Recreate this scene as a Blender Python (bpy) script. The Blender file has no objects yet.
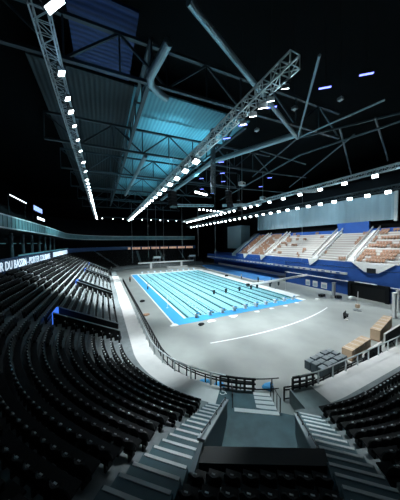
import bpy, math, random
from mathutils import Vector, Matrix
random.seed(7)
PI=math.pi
sc=bpy.context.scene
col=sc.collection

# ------------------------------------------------------------ materials
def mat(name, c, rough=.6, metal=0., emit=None, es=0., noise=None, spec=None, bump=None):
    m=bpy.data.materials.new(name); m.use_nodes=True
    nt=m.node_tree; b=nt.nodes['Principled BSDF']
    b.inputs['Base Color'].default_value=(*c,1); b.inputs['Roughness'].default_value=rough
    b.inputs['Metallic'].default_value=metal
    if spec is not None: b.inputs['Specular IOR Level'].default_value=spec
    if emit: b.inputs['Emission Color'].default_value=(*emit,1); b.inputs['Emission Strength'].default_value=es
    if noise:
        sc_,amt,det=noise
        tc=nt.nodes.new('ShaderNodeTexCoord'); n=nt.nodes.new('ShaderNodeTexNoise')
        n.inputs['Scale'].default_value=sc_; n.inputs['Detail'].default_value=det
        r=nt.nodes.new('ShaderNodeValToRGB')
        r.color_ramp.elements[0].position=.3; r.color_ramp.elements[1].position=.7
        r.color_ramp.elements[0].color=(*[v*(1-amt) for v in c],1); r.color_ramp.elements[1].color=(*[min(1,v*(1+amt)) for v in c],1)
        nt.links.new(tc.outputs['Object'],n.inputs['Vector']); nt.links.new(n.outputs['Fac'],r.inputs['Fac']); nt.links.new(r.outputs['Color'],b.inputs['Base Color'])
        if bump:
            bp=nt.nodes.new('ShaderNodeBump'); bp.inputs['Strength'].default_value=bump; bp.inputs['Distance'].default_value=.05
            nt.links.new(n.outputs['Fac'],bp.inputs['Height']); nt.links.new(bp.outputs['Normal'],b.inputs['Normal'])
    return m
M={}
M['floor']=mat('arena_floor',(.305,.33,.32),.42,noise=(.35,.10,6),bump=.05)
M['concrete']=mat('concrete',(.20,.245,.25),.75,noise=(1.5,.15,4))
M['walk']=mat('pale_concrete',(.74,.74,.73),.7,noise=(1.2,.06,4))
M['teal_floor']=mat('teal_floor',(.045,.10,.12),.55,noise=(1.2,.25,5))
M['tread']=mat('terrace_tread',(.22,.25,.26),.8,noise=(2.,.15,3))
M['black']=mat('black_paint',(.006,.007,.009),.5,spec=.3)
M['seat']=mat('black_seat_plastic',(.0035,.004,.005),.5,spec=.25)
M['seatb']=mat('black_seat_shell',(.005,.006,.007),.45,spec=.3)
M['dark']=mat('dark_cladding',(.006,.008,.011),.8,spec=.2)
M['steel']=mat('steel',(.42,.46,.48),.35,.7)
M['alu']=mat('aluminium_truss',(.72,.78,.80),.45,.1)
M['beam']=mat('painted_beam',(.06,.10,.12),.5,.2)
M['darkbeam']=mat('dark_beam',(.05,.075,.09),.5,.2)
M['duct']=mat('duct_metal',(.30,.42,.47),.4,.5)
M['white']=mat('white_paint',(.82,.84,.84),.5)
M['cream']=mat('cream_panel',(.54,.55,.54),.7)
M['blue']=mat('blue_cloth',(.010,.07,.30),.75,noise=(.5,.15,3))
M['bluedeck']=mat('blue_deck',(.05,.36,.72),.6)
M['bluemat']=mat('blue_mat',(.08,.32,.72),.6,noise=(.4,.12,3))
M['blueglow']=mat('blue_lit_wall_glow',(.02,.08,.4),.5,emit=(.06,.22,1.),es=.9)
M['tan']=mat('tan_seat',(.27,.15,.095),.6)
M['greyfab']=mat('grey_curtain',(.38,.48,.54),.8,noise=(.12,.10,3))
M['card']=mat('cardboard',(.50,.37,.25),.75,noise=(2.,.08,3))
M['nosing']=mat('pale_nosing',(.62,.66,.66),.5)
M['teal_glass']=mat('teal_fascia',(.16,.30,.33),.35,.1,noise=(.6,.2,2))
M['lens']=mat('lamp_lens',(1,1,1),.3,emit=(.86,.97,1.),es=14)
M['lensdim']=mat('lamp_lens_small',(1,1,1),.3,emit=(.80,.93,1.),es=3)
M['lensblue']=mat('lamp_lens_blue',(.3,.3,1),.3,emit=(.18,.22,1.),es=3.5)
M['warm']=mat('warm_strip',(1,.8,.6),.4,emit=(1,.55,.35),es=.45)
M['tealemit']=mat('lit_concourse',(.1,.3,.35),.5,emit=(.25,.62,.72),es=.10)
M['screen']=mat('lit_screen',(.3,.4,.9),.3,emit=(.35,.5,1.),es=1.3)
M['led']=mat('led_banner_face',(.01,.03,.07),.4,emit=(.02,.06,.16),es=.15)
M['ledtext']=mat('led_text',(.8,.85,.9),.4,emit=(.62,.80,.95),es=1.1)
M['red']=mat('red_lamp',(1,.1,.05),.4,emit=(1,.12,.05),es=1.5)
M['skin']=mat('skin',(.45,.28,.2),.6)
M['shirtw']=mat('pale_shirt',(.55,.55,.55),.8)
M['shirtd']=mat('dark_shirt',(.03,.04,.05),.8)
M['shirtb']=mat('brown_shirt',(.25,.09,.06),.8)
M['trous']=mat('dark_trousers',(.015,.017,.02),.8)
M['rope']=mat('lane_rope_dark',(.0,.10,.12),.5)
M['flag']=mat('flag_cloth',(.01,.03,.04),.8)
M['glass']=mat('smoked_glass',(.05,.08,.09),.1)
M['poolwall']=mat('pool_tile',(.45,.80,.86),.4)
M['brown']=mat('brown_wood',(.30,.17,.10),.6)

# water: pale cyan with small ripples, pool lines are geometry on the bottom
def water():
    m=bpy.data.materials.new('pool_water'); m.use_nodes=True
    nt=m.node_tree; b=nt.nodes['Principled BSDF']
    b.inputs['Base Color'].default_value=(.50,.84,.92,1); b.inputs['Roughness'].default_value=.04
    b.inputs['IOR'].default_value=1.33; b.inputs['Transmission Weight'].default_value=0
    b.inputs['Alpha'].default_value=.28
    tc=nt.nodes.new('ShaderNodeTexCoord'); n=nt.nodes.new('ShaderNodeTexNoise'); n.inputs['Scale'].default_value=1.3; n.inputs['Detail'].default_value=4
    bp=nt.nodes.new('ShaderNodeBump'); bp.inputs['Strength'].default_value=.15; bp.inputs['Distance'].default_value=.06
    nt.links.new(tc.outputs['Object'],n.inputs['Vector']); nt.links.new(n.outputs['Fac'],bp.inputs['Height']); nt.links.new(bp.outputs['Normal'],b.inputs['Normal'])
    return m
M['water']=water()
def poolbottom():
    m=mat('pool_bottom',(.20,.74,.80),.6)
    nt=m.node_tree; b=nt.nodes['Principled BSDF']
    tc=nt.nodes.new('ShaderNodeTexCoord'); v=nt.nodes.new('ShaderNodeTexVoronoi'); v.feature='DISTANCE_TO_EDGE'; v.inputs['Scale'].default_value=.9
    n=nt.nodes.new('ShaderNodeTexNoise'); n.inputs['Scale'].default_value=.12
    r=nt.nodes.new('ShaderNodeValToRGB'); r.color_ramp.elements[0].color=(.25,.66,.74,1); r.color_ramp.elements[1].color=(.38,.76,.82,1)
    nt.links.new(tc.outputs['Object'],n.inputs['Vector']); nt.links.new(n.outputs['Fac'],r.inputs['Fac']); nt.links.new(r.outputs['Color'],b.inputs['Base Color'])
    return m
M['bottom']=poolbottom()
def corrugated(name,c1,c2,scale,axis):
    m=mat(name,c1,.5,.3); nt=m.node_tree; b=nt.nodes['Principled BSDF']
    tc=nt.nodes.new('ShaderNodeTexCoord'); w=nt.nodes.new('ShaderNodeTexWave'); w.bands_direction=axis; w.inputs['Scale'].default_value=scale; w.inputs['Distortion'].default_value=0
    r=nt.nodes.new('ShaderNodeValToRGB'); r.color_ramp.elements[0].color=(*c2,1); r.color_ramp.elements[1].color=(*c1,1)
    nt.links.new(tc.outputs['Object'],w.inputs['Vector']); nt.links.new(w.outputs['Fac'],r.inputs['Fac']); nt.links.new(r.outputs['Color'],b.inputs['Base Color'])
    bp=nt.nodes.new('ShaderNodeBump'); bp.inputs['Strength'].default_value=.5; bp.inputs['Distance'].default_value=.1
    nt.links.new(w.outputs['Fac'],bp.inputs['Height']); nt.links.new(bp.outputs['Normal'],b.inputs['Normal'])
    return m
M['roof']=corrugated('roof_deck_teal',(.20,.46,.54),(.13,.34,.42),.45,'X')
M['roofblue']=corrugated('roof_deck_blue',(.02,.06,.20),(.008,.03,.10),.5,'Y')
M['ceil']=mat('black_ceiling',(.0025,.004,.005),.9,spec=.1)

# ------------------------------------------------------------ mesh builder
class MB:
    def __init__(s): s.v=[]; s.f=[]
    def add(s,vs,fs):
        o=len(s.v); s.v+= [tuple(p) for p in vs]; s.f+=[tuple(i+o for i in f) for f in fs]; return s
    def box(s,x0,x1,y0,y1,z0,z1,T=None):
        vs=[Vector((x,y,z)) for z in (z0,z1) for (x,y) in ((x0,y0),(x1,y0),(x1,y1),(x0,y1))]
        if T: vs=[T@p for p in vs]
        return s.add(vs,[(3,2,1,0),(4,5,6,7),(0,1,5,4),(1,2,6,5),(2,3,7,6),(3,0,4,7)])
    def bar(s,a,b,w,h=None,up=Vector((0,0,1))):
        a=Vector(a);b=Vector(b);h=h or w; d=b-a
        if d.length<1e-6: return s
        d.normalize(); u=Vector(up)
        if abs(d.dot(u))>.98: u=Vector((1,0,0))
        x=d.cross(u).normalized(); z=x.cross(d).normalized()
        vs=[]
        for p in (a,b):
            for (i,j) in ((-1,-1),(1,-1),(1,1),(-1,1)): vs.append(p+x*(i*w/2)+z*(j*h/2))
        return s.add(vs,[(3,2,1,0),(4,5,6,7),(0,1,5,4),(1,2,6,5),(2,3,7,6),(3,0,4,7)])
    def tube(s,pts,r,n=8,cap=True,radii=None):
        pts=[Vector(p) for p in pts]; N=len(pts); vs=[]; prev=None
        for i,p in enumerate(pts):
            d=(pts[min(i+1,N-1)]-pts[max(i-1,0)]).normalized()
            u=Vector((0,0,1)) if abs(d.z)<.95 else Vector((1,0,0))
            x=d.cross(u).normalized(); z=x.cross(d)
            rr=radii[i] if radii else r
            for k in range(n):
                a=2*PI*k/n; vs.append(p+x*(rr*math.cos(a))+z*(rr*math.sin(a)))
        fs=[]
        for i in range(N-1):
            for k in range(n):
                fs.append((i*n+k,i*n+(k+1)%n,(i+1)*n+(k+1)%n,(i+1)*n+k))
        if cap: fs.append(tuple(range(n-1,-1,-1))); fs.append(tuple((N-1)*n+k for k in range(n)))
        return s.add(vs,fs)
    def prism(s,poly,z0,z1,T=None):
        n=len(poly); vs=[Vector((x,y,z)) for z in (z0,z1) for (x,y) in poly]
        if T: vs=[T@p for p in vs]
        return s.add(vs,[tuple(range(n-1,-1,-1)),tuple(range(n,2*n))]+[(i,(i+1)%n,n+(i+1)%n,n+i) for i in range(n)])
    def build(s,name,m,parent=None,smooth=False,loc=None,rz=0):
        me=bpy.data.meshes.new(name); me.from_pydata(s.v,[],s.f); me.update()
        me.materials.append(m)
        if smooth:
            for p in me.polygons: p.use_smooth=True
        o=bpy.data.objects.new(name,me); col.objects.link(o)
        if parent: o.parent=parent
        if loc: o.location=loc
        o.rotation_euler.z=rz
        return o
def tag(o,label=None,cat=None,group=None,kind=None):
    if label: o['label']=label
    if cat: o['category']=cat
    if group: o['group']=group
    if kind: o['kind']=kind
    return o
def empty(name,loc=(0,0,0),rz=0,**k):
    o=bpy.data.objects.new(name,None); col.objects.link(o); o.location=loc; o.rotation_euler.z=rz; o.empty_display_size=.2
    return tag(o,**k)
def struct(o): o['kind']='structure'; return o
def copy_tree(o,parent=None):
    c=o.copy(); col.objects.link(c)
    if parent: c.parent=parent
    for ch in kids(o): copy_tree(ch,c)
    return c
KIDS={}
def kids(o):
    return [c for c in o.children] if False else KIDS.get(o.name,[])
def reg(o):   # remember a prototype's children for fast copying
    def walk(p):
        KIDS[p.name]=[c for c in bpy.data.objects if c.parent==p]
        for c in KIDS[p.name]: walk(c)
    walk(o); return o
def label_copy(c,src):
    pass

# ------------------------------------------------------------ camera
CAM=Vector((-11.9,-30.8,12.5)); yaw,pit,rol,F=.444,.039,-.012,203.
cd=bpy.data.cameras.new('camera'); cam=bpy.data.objects.new('camera',cd); col.objects.link(cam); sc.camera=cam
fw=Vector((math.sin(yaw)*math.cos(pit),math.cos(yaw)*math.cos(pit),-math.sin(pit))); rt=Vector((math.cos(yaw),-math.sin(yaw),0)); up=rt.cross(fw)
r2=math.cos(rol)*rt+math.sin(rol)*up; u2=-math.sin(rol)*rt+math.cos(rol)*up
cam.matrix_world=Matrix((( r2.x,u2.x,-fw.x,CAM.x),(r2.y,u2.y,-fw.y,CAM.y),(r2.z,u2.z,-fw.z,CAM.z),(0,0,0,1)))
cd.sensor_fit='VERTICAL'; cd.sensor_height=24; cd.lens=24*F/500; cd.clip_start=.1; cd.clip_end=600
def proj(p):
    d=Vector(p)-CAM; w=d.dot(fw)
    if w<.05: return None
    return 200+F*d.dot(r2)/w, 250-F*d.dot(u2)/w, d.length

# ------------------------------------------------------------ bowl path
# rounded rectangle: every ring at offset r from the anchor line
def anchors(x0=24,x1=40,step=3.,full=True):
    A=[]
    n=int((x0-4)/step)
    for i in range(n): A.append((x0-(x0-4)*i/n,-9,0,-1))
    for k in range(31):
        a=-PI/2-PI/2*k/30; A.append((4,-9,math.cos(a),math.sin(a)))
    for i in range(1,22): A.append((4,-9+66*i/22,-1,0))
    for k in range(19):
        a=PI-PI/2*k/18; A.append((4,57,math.cos(a),math.sin(a)))
    n=int((x1-4)/step)
    for i in range(1,n+1): A.append((4+(x1-4)*i/n,57,0,1))
    return A
ANC=anchors()
RN0=14.3; DR=.8; DZ=.41; NR=17; ZB=1.6
def zt(r): return ZB+max(0,(r-RN0))/DR*DZ
AX=Vector((math.sin(.730),math.cos(.730),0)); BX=Vector((AX.y,-AX.x,0))   # axis of the corner entrance
def ab(x,y): d=Vector((x-CAM.x,y-CAM.y,0)); return d.dot(AX),d.dot(BX)
def AB(a,b,z=0): p=Vector((CAM.x,CAM.y,0))+AX*a+BX*b; return Vector((p.x,p.y,z))
def rr(x,y):
    if y<-9 and x<4: return math.hypot(x-4,y+9)
    if y>57 and x<4: return math.hypot(x-4,y-57)
    if y<-9: return -9-y
    if y>57: return y-57
    return 4-x
def hole(x,y):
    a,b=ab(x,y)
    if y<20 and x<5 and abs(b)<2.35 and 0<a<14.5: 
        return True
    return False
VOMY=[(-6.6,-4.2),(12.5,15),(32,34.5),(50,52.5)]     # entrances cut in the left stand
def vom(x,y,pad=0):
    r=4-x
    return any(y0-pad<y<y1+pad for y0,y1 in VOMY) and 14.5<r<20.6 and x<4
# finer anchors so the cuts are clean
def fine():
    A=[]
    for i in range(20): A.append((24-i,-9,0,-1))
    for k in range(121):
        a=-PI/2-PI/2*k/120; A.append((4,-9,math.cos(a),math.sin(a)))
    y=-9
    while y<56.5: y+=.5; A.append((4,y,-1,0))
    for k in range(25):
        a=PI-PI/2*k/24; A.append((4,57,math.cos(a),math.sin(a)))
    for i in range(1,35): A.append((4+i,57,0,1))
    return A
FA=fine()
def sweep(prof,name,m,skip=None,A=None,solidz=None):
    vs=[];fs=[]
    A=A or FA
    n=len(prof)
    for (ax,ay,nx,ny) in A:
        for (r,z) in prof: vs.append((ax+nx*r,ay+ny*r,z))
    for i in range(len(A)-1):
        for j in range(n-1):
            q=(i*n+j,(i+1)*n+j,(i+1)*n+j+1,i*n+j+1)
            if skip:
                cx=sum(vs[k][0] for k in q)/4; cy=sum(vs[k][1] for k in q)/4
                if skip(cx,cy): continue
            fs.append(q)
    b=MB(); b.v=vs; b.f=fs
    return b
prof_r=[];prof=[]
for i in range(NR):
    r=RN0+i*DR
    prof.append((r,ZB+i*DZ)); prof.append((r+DR,ZB+i*DZ))
# risers & treads as one concrete terrace
bskip=lambda x,y: hole(x,y) or vom(x,y)
struct(sweep([(RN0-.9,0)]+[(RN0-.9,1.2),(RN0,1.2)]+prof+[(RN0+NR*DR,0)],'terrace',M['tread'],skip=lambda x,y: bskip(x,y)).build('terrace',M['tread']))['label']='stepped grey concrete terrace carrying the black seats round the arena floor'

# ------------------------------------------------------------ floor, shell
fl=MB()
# floor with a hole for the pool (drawn as four slabs around it)
X0,X1,Y0,Y1=0,26,0,51
for (a,b,c,d) in ((-50,X0,-60,118),(X1,80,-60,118),(X0,X1,-60,Y0),(X0,X1,Y1,118)): fl.box(a,b,c,d,-.4,0)
struct(fl.build('floor',M['floor']))
def wallbox(n,*a): return struct(MB().box(*a).build(n,M['dark']))
wallbox('wall_left',-50.5,-50,-60,118,-.4,44); wallbox('wall_right',80,80.5,-60,118,-.4,44)
wallbox('wall_back',-50.5,80.5,118,118.5,-.4,44); wallbox('wall_front',-50.5,80.5,-60.5,-60,-.4,44)
struct(MB().box(-50.5,80.5,-60.5,118.5,40,40.6).build('ceiling',M['ceil']))

# ------------------------------------------------------------ swimming pool
pool=empty('swimming_pool',(0,0,0),label='large rectangular lane swimming pool with pale turquoise water',cat='swimming pool')
b=MB(); b.box(X0,X1,Y0,Y1,-2.3,-2.2); b.build('pool_floor',M['bottom'],pool)
b=MB(); t=.15
b.box(X0,X0+t,Y0,Y1,-2.2,-.01); b.box(X1-t,X1,Y0,Y1,-2.2,-.01); b.box(X0+t,X1-t,Y0,Y0+t,-2.2,-.01); b.box(X0+t,X1-t,Y1-t,Y1,-2.2,-.01)
b.build('pool_wall',M['poolwall'],pool)
b=MB(); b.add([(X0+t,Y0+t,-.12),(X1-t,Y0+t,-.12),(X1-t,Y1-t,-.12),(X0+t,Y1-t,-.12)],[(0,1,2,3)]); b.build('water',M['water'],pool)
for i in range(10):
    x=X0+.5+2.5*(i+.5)
    b=MB(); b.box(x-.12,x+.12,2,Y1-2,-2.2,-2.19); b.box(x-.5,x+.5,2,2.25,-2.2,-2.19); b.box(x-.5,x+.5,Y1-2.25,Y1-2,-2.2,-2.19); b.build('lane_line',M['rope'],pool)
b=MB()
b.box(X0-2.4,X0-.35,-.0,Y1+1,0,.03); b.box(X0-2.4,X1-.6,-2.1,-.0,0,.03)
dk=b.build('blue_deck',M['bluedeck'],pool); dk['label']='blue deck border along two sides of the pool'
b=MB(); b.box(X0-.35,X0,0,Y1+1,0,.05); b.box(X0-2.65,X0-2.4,-1.2,Y1+1,0,.05); b.box(X1,X1+2.6,1.0,Y1+1,0,.04); b.box(X0-2.4,X1+2,Y1,Y1+1.6,0,.05); b.box(X1-.6,X1+.6,-1.9,0,0,.05)
b.build('white_coping',M['white'],pool)
# lane ropes
for i in range(11):
    x=X0+.5+2.5*i
    b=MB(); seg=int((Y1-1)/1.2)
    b.tube([(x,.2,-.05),(x,Y1-.2,-.05)],.05,6)
    for k in range(0,seg): b.tube([(x,.4+k*1.2,-.05),(x,1.45+k*1.2,-.05)],.13,6)
    tag(b.build('lane_rope',M['rope']),'dark floating lane rope running the length of the turquoise pool','lane rope','lane ropes across the pool')
# starting blocks
def startblock():
    r=empty('starting_block',(0,0,0))
    b=MB(); b.box(-.3,.3,-.25,.25,0,.12); b.box(-.22,.22,-.12,.12,.12,.6); b.build('pedestal',M['white'],r)
    b=MB(); b.add([Vector(p) for p in ((-.3,-.45,.62),(.3,-.45,.62),(.3,.4,.5),(-.3,.4,.5),(-.3,-.45,.72),(.3,-.45,.72),(.3,.4,.6),(-.3,.4,.6))],[(3,2,1,0),(4,5,6,7),(0,1,5,4),(1,2,6,5),(2,3,7,6),(3,0,4,7)]); b.build('platform',M['white'],r)
    b=MB(); b.tube([(-.2,.4,.4),(.2,.4,.4)],.02,6); b.tube([(-.2,.4,.4),(-.2,.2,.5)],.02,6); b.tube([(.2,.4,.4),(.2,.2,.5)],.02,6); b.build('hand_grip',M['steel'],r)
    b=MB(); b.box(-.24,.24,-.43,-.30,.72,.9); b.build('kick_plate',M['bluedeck'],r)
    return reg(r)
sb=startblock()
ords=['leftmost','second','third','fourth','fifth','sixth','seventh','eighth','ninth','rightmost']
for end in (0,1):
    for i in range(10):
        o=sb if (end==0 and i==0) else copy_tree(sb)
        x=X0+.5+2.5*(i+.5)
        o.location=(x,-.55,.04) if end==0 else (x,Y1+.75,.05); o.rotation_euler.z=0 if end==0 else PI
        tag(o,(f'white starting block on the near blue deck, {ords[i]}'+(' from the left' if 0<i<9 else ' of the near row')) if end==0 else 'small white starting block at the far end of the pool','starting block','starting blocks at the near end' if end==0 else 'starting blocks at the far end')
# backstroke flags: rope at 2 m between two posts
fr=empty('backstroke_flag_line',(0,6.5,0),label='line of dark pennants strung across the near end of the pool',cat='flag line')
b=MB(); b.tube([(-1.2,0,2.35),(13,0,2.28),(30,0,2.35)],.015,5); b.build('rope',M['steel'],fr)
for x in (-1.2,30): b=MB(); b.tube([(x,0,0.05),(x,0,2.45)],.04,8); b.tube([(x,0,.03),(x,0,.1)],.2,12); b.build('post',M['white'],fr)
for x in (9,12,15.6,18.9,20.7,24.8,27.6):
    b=MB(); b.prism([(-.33,0),(.33,0),(.28,-.75),(0,-1.05),(-.28,-.75)],-.02,.02,Matrix.Translation((x,0,2.3))@Matrix.Rotation(PI/2,4,'X')); b.build('pennant',M['flag'],fr)

# second pool basin covered in blue beside the main pool
bm_=empty('blue_floor_mat',(0,0,0),label='large blue mat laid on the floor right of the pool far half',cat='mat')
MB().prism([(31.2,20),(33,17.5),(39.5,17),(45,24),(45,66),(36,68),(31.2,52)],0,.12).build('mat_surface',M['bluemat'],bm_)
b=MB(); b.box(30.95,31.15,20,52,0,.3); b.bar((31.05,20,.15),(32.95,17.4,.15),.2,.3); b.build('edge_kerb',M['white'],bm_)
# white stripe on the floor
b=MB(); N=16
for i in range(N+1):
    t=i/N; x=-.3+25.9*t; y=(1-t)*(1-2*t)*-9.05+4*t*(1-t)*-9.55+t*(2*t-1)*-7.1
    b.v+=[(x,y-.11,.006),(x,y+.11,.006)]
for i in range(N): b.f.append((2*i,2*i+2,2*i+3,2*i+1))
tag(b.build('floor_stripe',M['white']),'long white stripe taped on the grey arena floor in front of the pool','floor marking')

# ------------------------------------------------------------ platforms, fences, rails at the bowl foot
def arcpts(r,a0,a1,n=24):
    return [(4+r*math.cos(math.radians(a0+(a1-a0)*i/n)),-9+r*math.sin(math.radians(a0+(a1-a0)*i/n))) for i in range(n+1)]
def pathpts(r,k):
    # k list of anchors
    return [(ax+nx*r,ay+ny*r) for (ax,ay,nx,ny) in k]
def deck_ring(r0,r1,A,z0,z1):
    b=MB(); n=len(A)
    for (ax,ay,nx,ny) in A:
        for (r,z) in ((r0,z0),(r0,z1),(r1,z1),(r1,z0)): b.v.append((ax+nx*r,ay+ny*r,z))
    for i in range(n-1):
        for j in range(4): b.f.append((i*4+j,(i+1)*4+j,(i+1)*4+(j+1)%4,i*4+(j+1)%4))
    b.f.append((0,1,2,3)); b.f.append(tuple((n-1)*4+k for k in (3,2,1,0)))
    return b
def ang(A): # degrees of each anchor normal
    return math.degrees(math.atan2(A[3],A[2]))%360
arcA=[(4,-9,math.cos(math.radians(a)),math.sin(math.radians(a))) for a in range(180,271)]
botA=[(x,-9,0,-1) for x in range(5,25)]
leftA=[(4,y,-1,0) for y in range(57,-9,-1)]
RI,RO=11.6,13.4
A_left=[a for a in leftA if a[1]<45]+[a for a in arcA if ang(a)<=227]
A_right=[a for a in arcA if ang(a)>=262]+botA
A_mid=[a for a in arcA if 236<=ang(a)<=252]
A_far=[a for a in leftA if a[1]>=45]
o=struct(deck_ring(RI,RO,A_left[:],0,1.2).build('platform_left',M['walk'])); o['label']='pale raised spectator platform curving at the foot of the left stand'
o=struct(deck_ring(RI,RO,A_right,0,1.2).build('platform_right',M['walk'])); o['label']='pale raised spectator platform curving at the foot of the right stand'
struct(deck_ring(13.4,13.9,A_left,0,1.18).build('kerb_left',M['teal_floor'])); struct(deck_ring(13.4,13.9,A_right,0,1.18).build('kerb_right',M['teal_floor']))
struct(deck_ring(RI,14.4,A_far,0,1.2).build('platform_far',M['concrete']))
# black fence on the floor
def fence(A,r,label,z0=0.,h=1.1,mt='black',name='barrier_fence',post=1.5,rails=(1.,.55),w=.05,infill=False):
    P=[Vector((p[0],p[1],z0)) for p in pathpts(r,A)]
    e=empty(name,P[0],label=label,cat='railing')
    inv=-P[0]
    b=MB()
    for f in rails:
        b.tube([p+inv+Vector((0,0,h*f)) for p in P],w*.6,6)
    b.build('rail',M[mt],e)
    # posts at even spacing
    L=0; nxt=0; cnt=0
    for i in range(len(P)-1):
        seg=(P[i+1]-P[i]).length
        while nxt<=L+seg and cnt<99:
            q=P[i]+(P[i+1]-P[i])*((nxt-L)/seg)+inv
            MB().box(q.x-w/2,q.x+w/2,q.y-w/2,q.y+w/2,0,h).build('post',M[mt],e); nxt+=post; cnt+=1
        L+=seg
    if infill:
        b=MB()
        for i in range(len(P)-1):
            a=P[i]+inv; c=P[i+1]+inv
            b.add([a+Vector((0,0,.12)),c+Vector((0,0,.12)),c+Vector((0,0,h*.9)),a+Vector((0,0,h*.9))],[(0,1,2,3)])
        b.build('glass_panel',M['glass'],e)
    return e
fenceA=[a for a in leftA if a[1]<40]+[a for a in arcA if ang(a)<=240]
fence(fenceA,10.5,'long black post fence on the floor below the left platform',rails=(1.,.8,.15),post=1.0,w=.085)
fence([a for a in arcA if ang(a)>=240 and ang(a)<=253],10.05,'short black fence on the floor in front of the white entrance steps',h=1.05,rails=(1.,.15),w=.07)
fence([a for a in arcA if ang(a)>=252]+botA[:7],11.2,'black post fence on the floor below the right platform',rails=(1.,.8,.15),post=1.0,w=.085)
fence([a for a in leftA if a[1]<3]+[a for a in arcA if ang(a)<=229],RI+.08,'silver handrail along the edge of the left pale platform',z0=1.2,h=1.0,mt='alu',post=1.8,rails=(1.,),w=.09,name='handrail')
fence([a for a in arcA if ang(a)>=257]+botA,RI+.08,'silver handrail along the edge of the right pale platform',z0=1.2,h=1.0,mt='alu',post=1.8,rails=(1.,),w=.09,name='handrail')
# black benches/rails flanking the steps
for (a0,a1,lab) in ((227,240,'heavy black guard rail on the landing left of the pale steps'),(253,264,'heavy black guard rail on the landing right of the pale steps')):
    A=[a for a in arcA if a0<=ang(a)<=a1]
    e=empty('guard_rail',(0,0,0),label=lab,cat='railing')
    for z0,z1 in ((2.08,2.2),(1.72,1.82),(1.35,1.45)): deck_ring(RI+.02,RI+.14,A,z0,z1).build('rail',M['black'],e)
    for a in A[::3]:
        x,y=a[0]+a[2]*(RI+.08),a[1]+a[3]*(RI+.08); MB().box(x-.06,x+.06,y-.06,y+.06,1.19,2.1).build('post',M['black'],e)

# ------------------------------------------------------------ corner entrance (vomitory)
R3=Matrix.Rotation(-.730,4,'Z')
def L2(p): # local (b,a,z)->world
    v=AB(p[1],p[0]); return Vector((v.x,v.y,p[2]))
TB=Matrix(((BX.x,AX.x,0,CAM.x),(BX.y,AX.y,0,CAM.y),(0,0,1,0),(0,0,0,1)))
b=MB(); b.box(-2,2,3.0,13.6,.95,1.2,TB); b2=deck_ring(RI,14.5,[(4,-9,math.cos(math.radians(k)),math.sin(math.radians(k))) for k in range(227,240)],.1,1.19); b.add(b2.v,b2.f)
struct(deck_ring(RI,14.3,[(4,-9,math.cos(math.radians(k)),math.sin(math.radians(k))) for k in range(253,263)],.1,1.196).build('landing_right',M['concrete']))
b.add([L2(p) for p in ((-4.2,12.2,1.192),(4.2,12.2,1.192),(4.2,13.9,1.192),(-4.2,13.9,1.192))],[(0,1,2,3)])
o=struct(b.build('entrance_floor',M['teal_floor'])); o['label']='dark teal floor of the corner entrance passage'
def parapet(side,lab):
    e=empty('parapet_wall',(0,0,0),label=lab,cat='parapet')
    x0=side*2.0; x1=side*2.16
    ae=6.9 if side<0 else 8.0
    prof=[(12.6,0.2),(12.6,2.25),(ae,2.25+(12.6-ae)*.509),(3,5.2),(3,0.2)]
    vs=[L2((x,a,z)) for x in (x0,x1) for a,z in prof]; n=5
    MB().add(vs,[tuple(range(n)),tuple(range(2*n-1,n-1,-1))]+[(i,(i+1)%n,n+(i+1)%n,n+i) for i in range(n)]).build('wall_panel',M['darkbeam'],e)
    c0=(x0+x1)/2
    b=MB(); b.bar(L2((c0,12.65,2.30)),L2((c0,ae,2.3+(12.6-ae)*.509)),.30,.09); b.build('cap_rail',mat('cap_rail',(.34,.38,.40),.6),e)
    b=MB(); b.tube([L2((c0,12.5,2.55)),L2((c0,ae+.1,2.55+(12.6-ae-.1)*.509))],.03,6); 
    for a in (12.3,10.9,9.6,8.3): 
        z=2.3+(12.6-a)*.509; b.tube([L2((c0,a,z)),L2((c0,a,z+.28))],.025,6)
    b.build('handrail',M['black'],e)
    return e
parapet(-1,'sloping dark parapet wall on the left of the corner entrance'); parapet(1,'sloping dark parapet wall on the right of the corner entrance')
e=empty('entrance_lintel',(0,0,0),label='black lintel beam across the near end of the corner entrance',cat='beam')
MB().prism([(-2.2,6.3),(-2.2,6.9),(2.25,8.05),(2.25,7.45)],3.4,4.95,TB).build('beam',M['black'],e)
b=MB(); b.box(-2,2,2.9,3.1,0.9,5,TB); struct(b.build('wall_entrance',M['dark']))
# terrace above the lintel
b=MB()
for i in range(9):
    a=6.8-i*.8; z=4.5+i*.41
    b.prism([(-2.2,a-.8-.5),(2.25,a-.8+.65),(2.25,a+.65),(-2.2,a-.5)],z-.6,z,TB)
struct(b.build('terrace_bridge',M['teal_floor']))
# two pieces of kit left in the passage
# white steps down to the floor
R_=math.radians(33); SX=Vector((math.sin(R_),math.cos(R_),0)); SY=Vector((SX.y,-SX.x,0)); S0=Vector((-2.95,-20.45,0))
TS=Matrix(((SY.x,SX.x,0,S0.x),(SY.y,SX.y,0,S0.y),(0,0,1,0),(0,0,0,1)))
e=empty('entrance_steps',(0,0,0),label='short flight of pale steps leading from corner entrance down to the arena floor',cat='steps')
for i in range(5):
    z=1.2-.26*i
    if i: MB().box(-1.45,1.45,.75*(i-1),.75*i,0,z,TS).build('step',M['teal_floor'],e)
    MB().box(-1.45,1.45,.75*i-.30,.75*i,z,z+.025,TS).build('nosing',M['nosing'],e) if z>.1 else None
for s in (-1,1):
    for yy in (-.2,.5,1.2):
        pass
    b=MB(); b.tube([TS@Vector((s*1.55,0,2.15)),TS@Vector((s*1.55,3.0,1.1))],.035,6)
    for (yy,z0,z1) in ((0,1.2,2.15),(.9,.6,1.83),(1.9,.3,1.48),(2.95,0,1.12)): b.tube([TS@Vector((s*1.55,yy,z0)),TS@Vector((s*1.55,yy,z1))],.03,6)
    b.build('handrail',M['black'],e)
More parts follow.
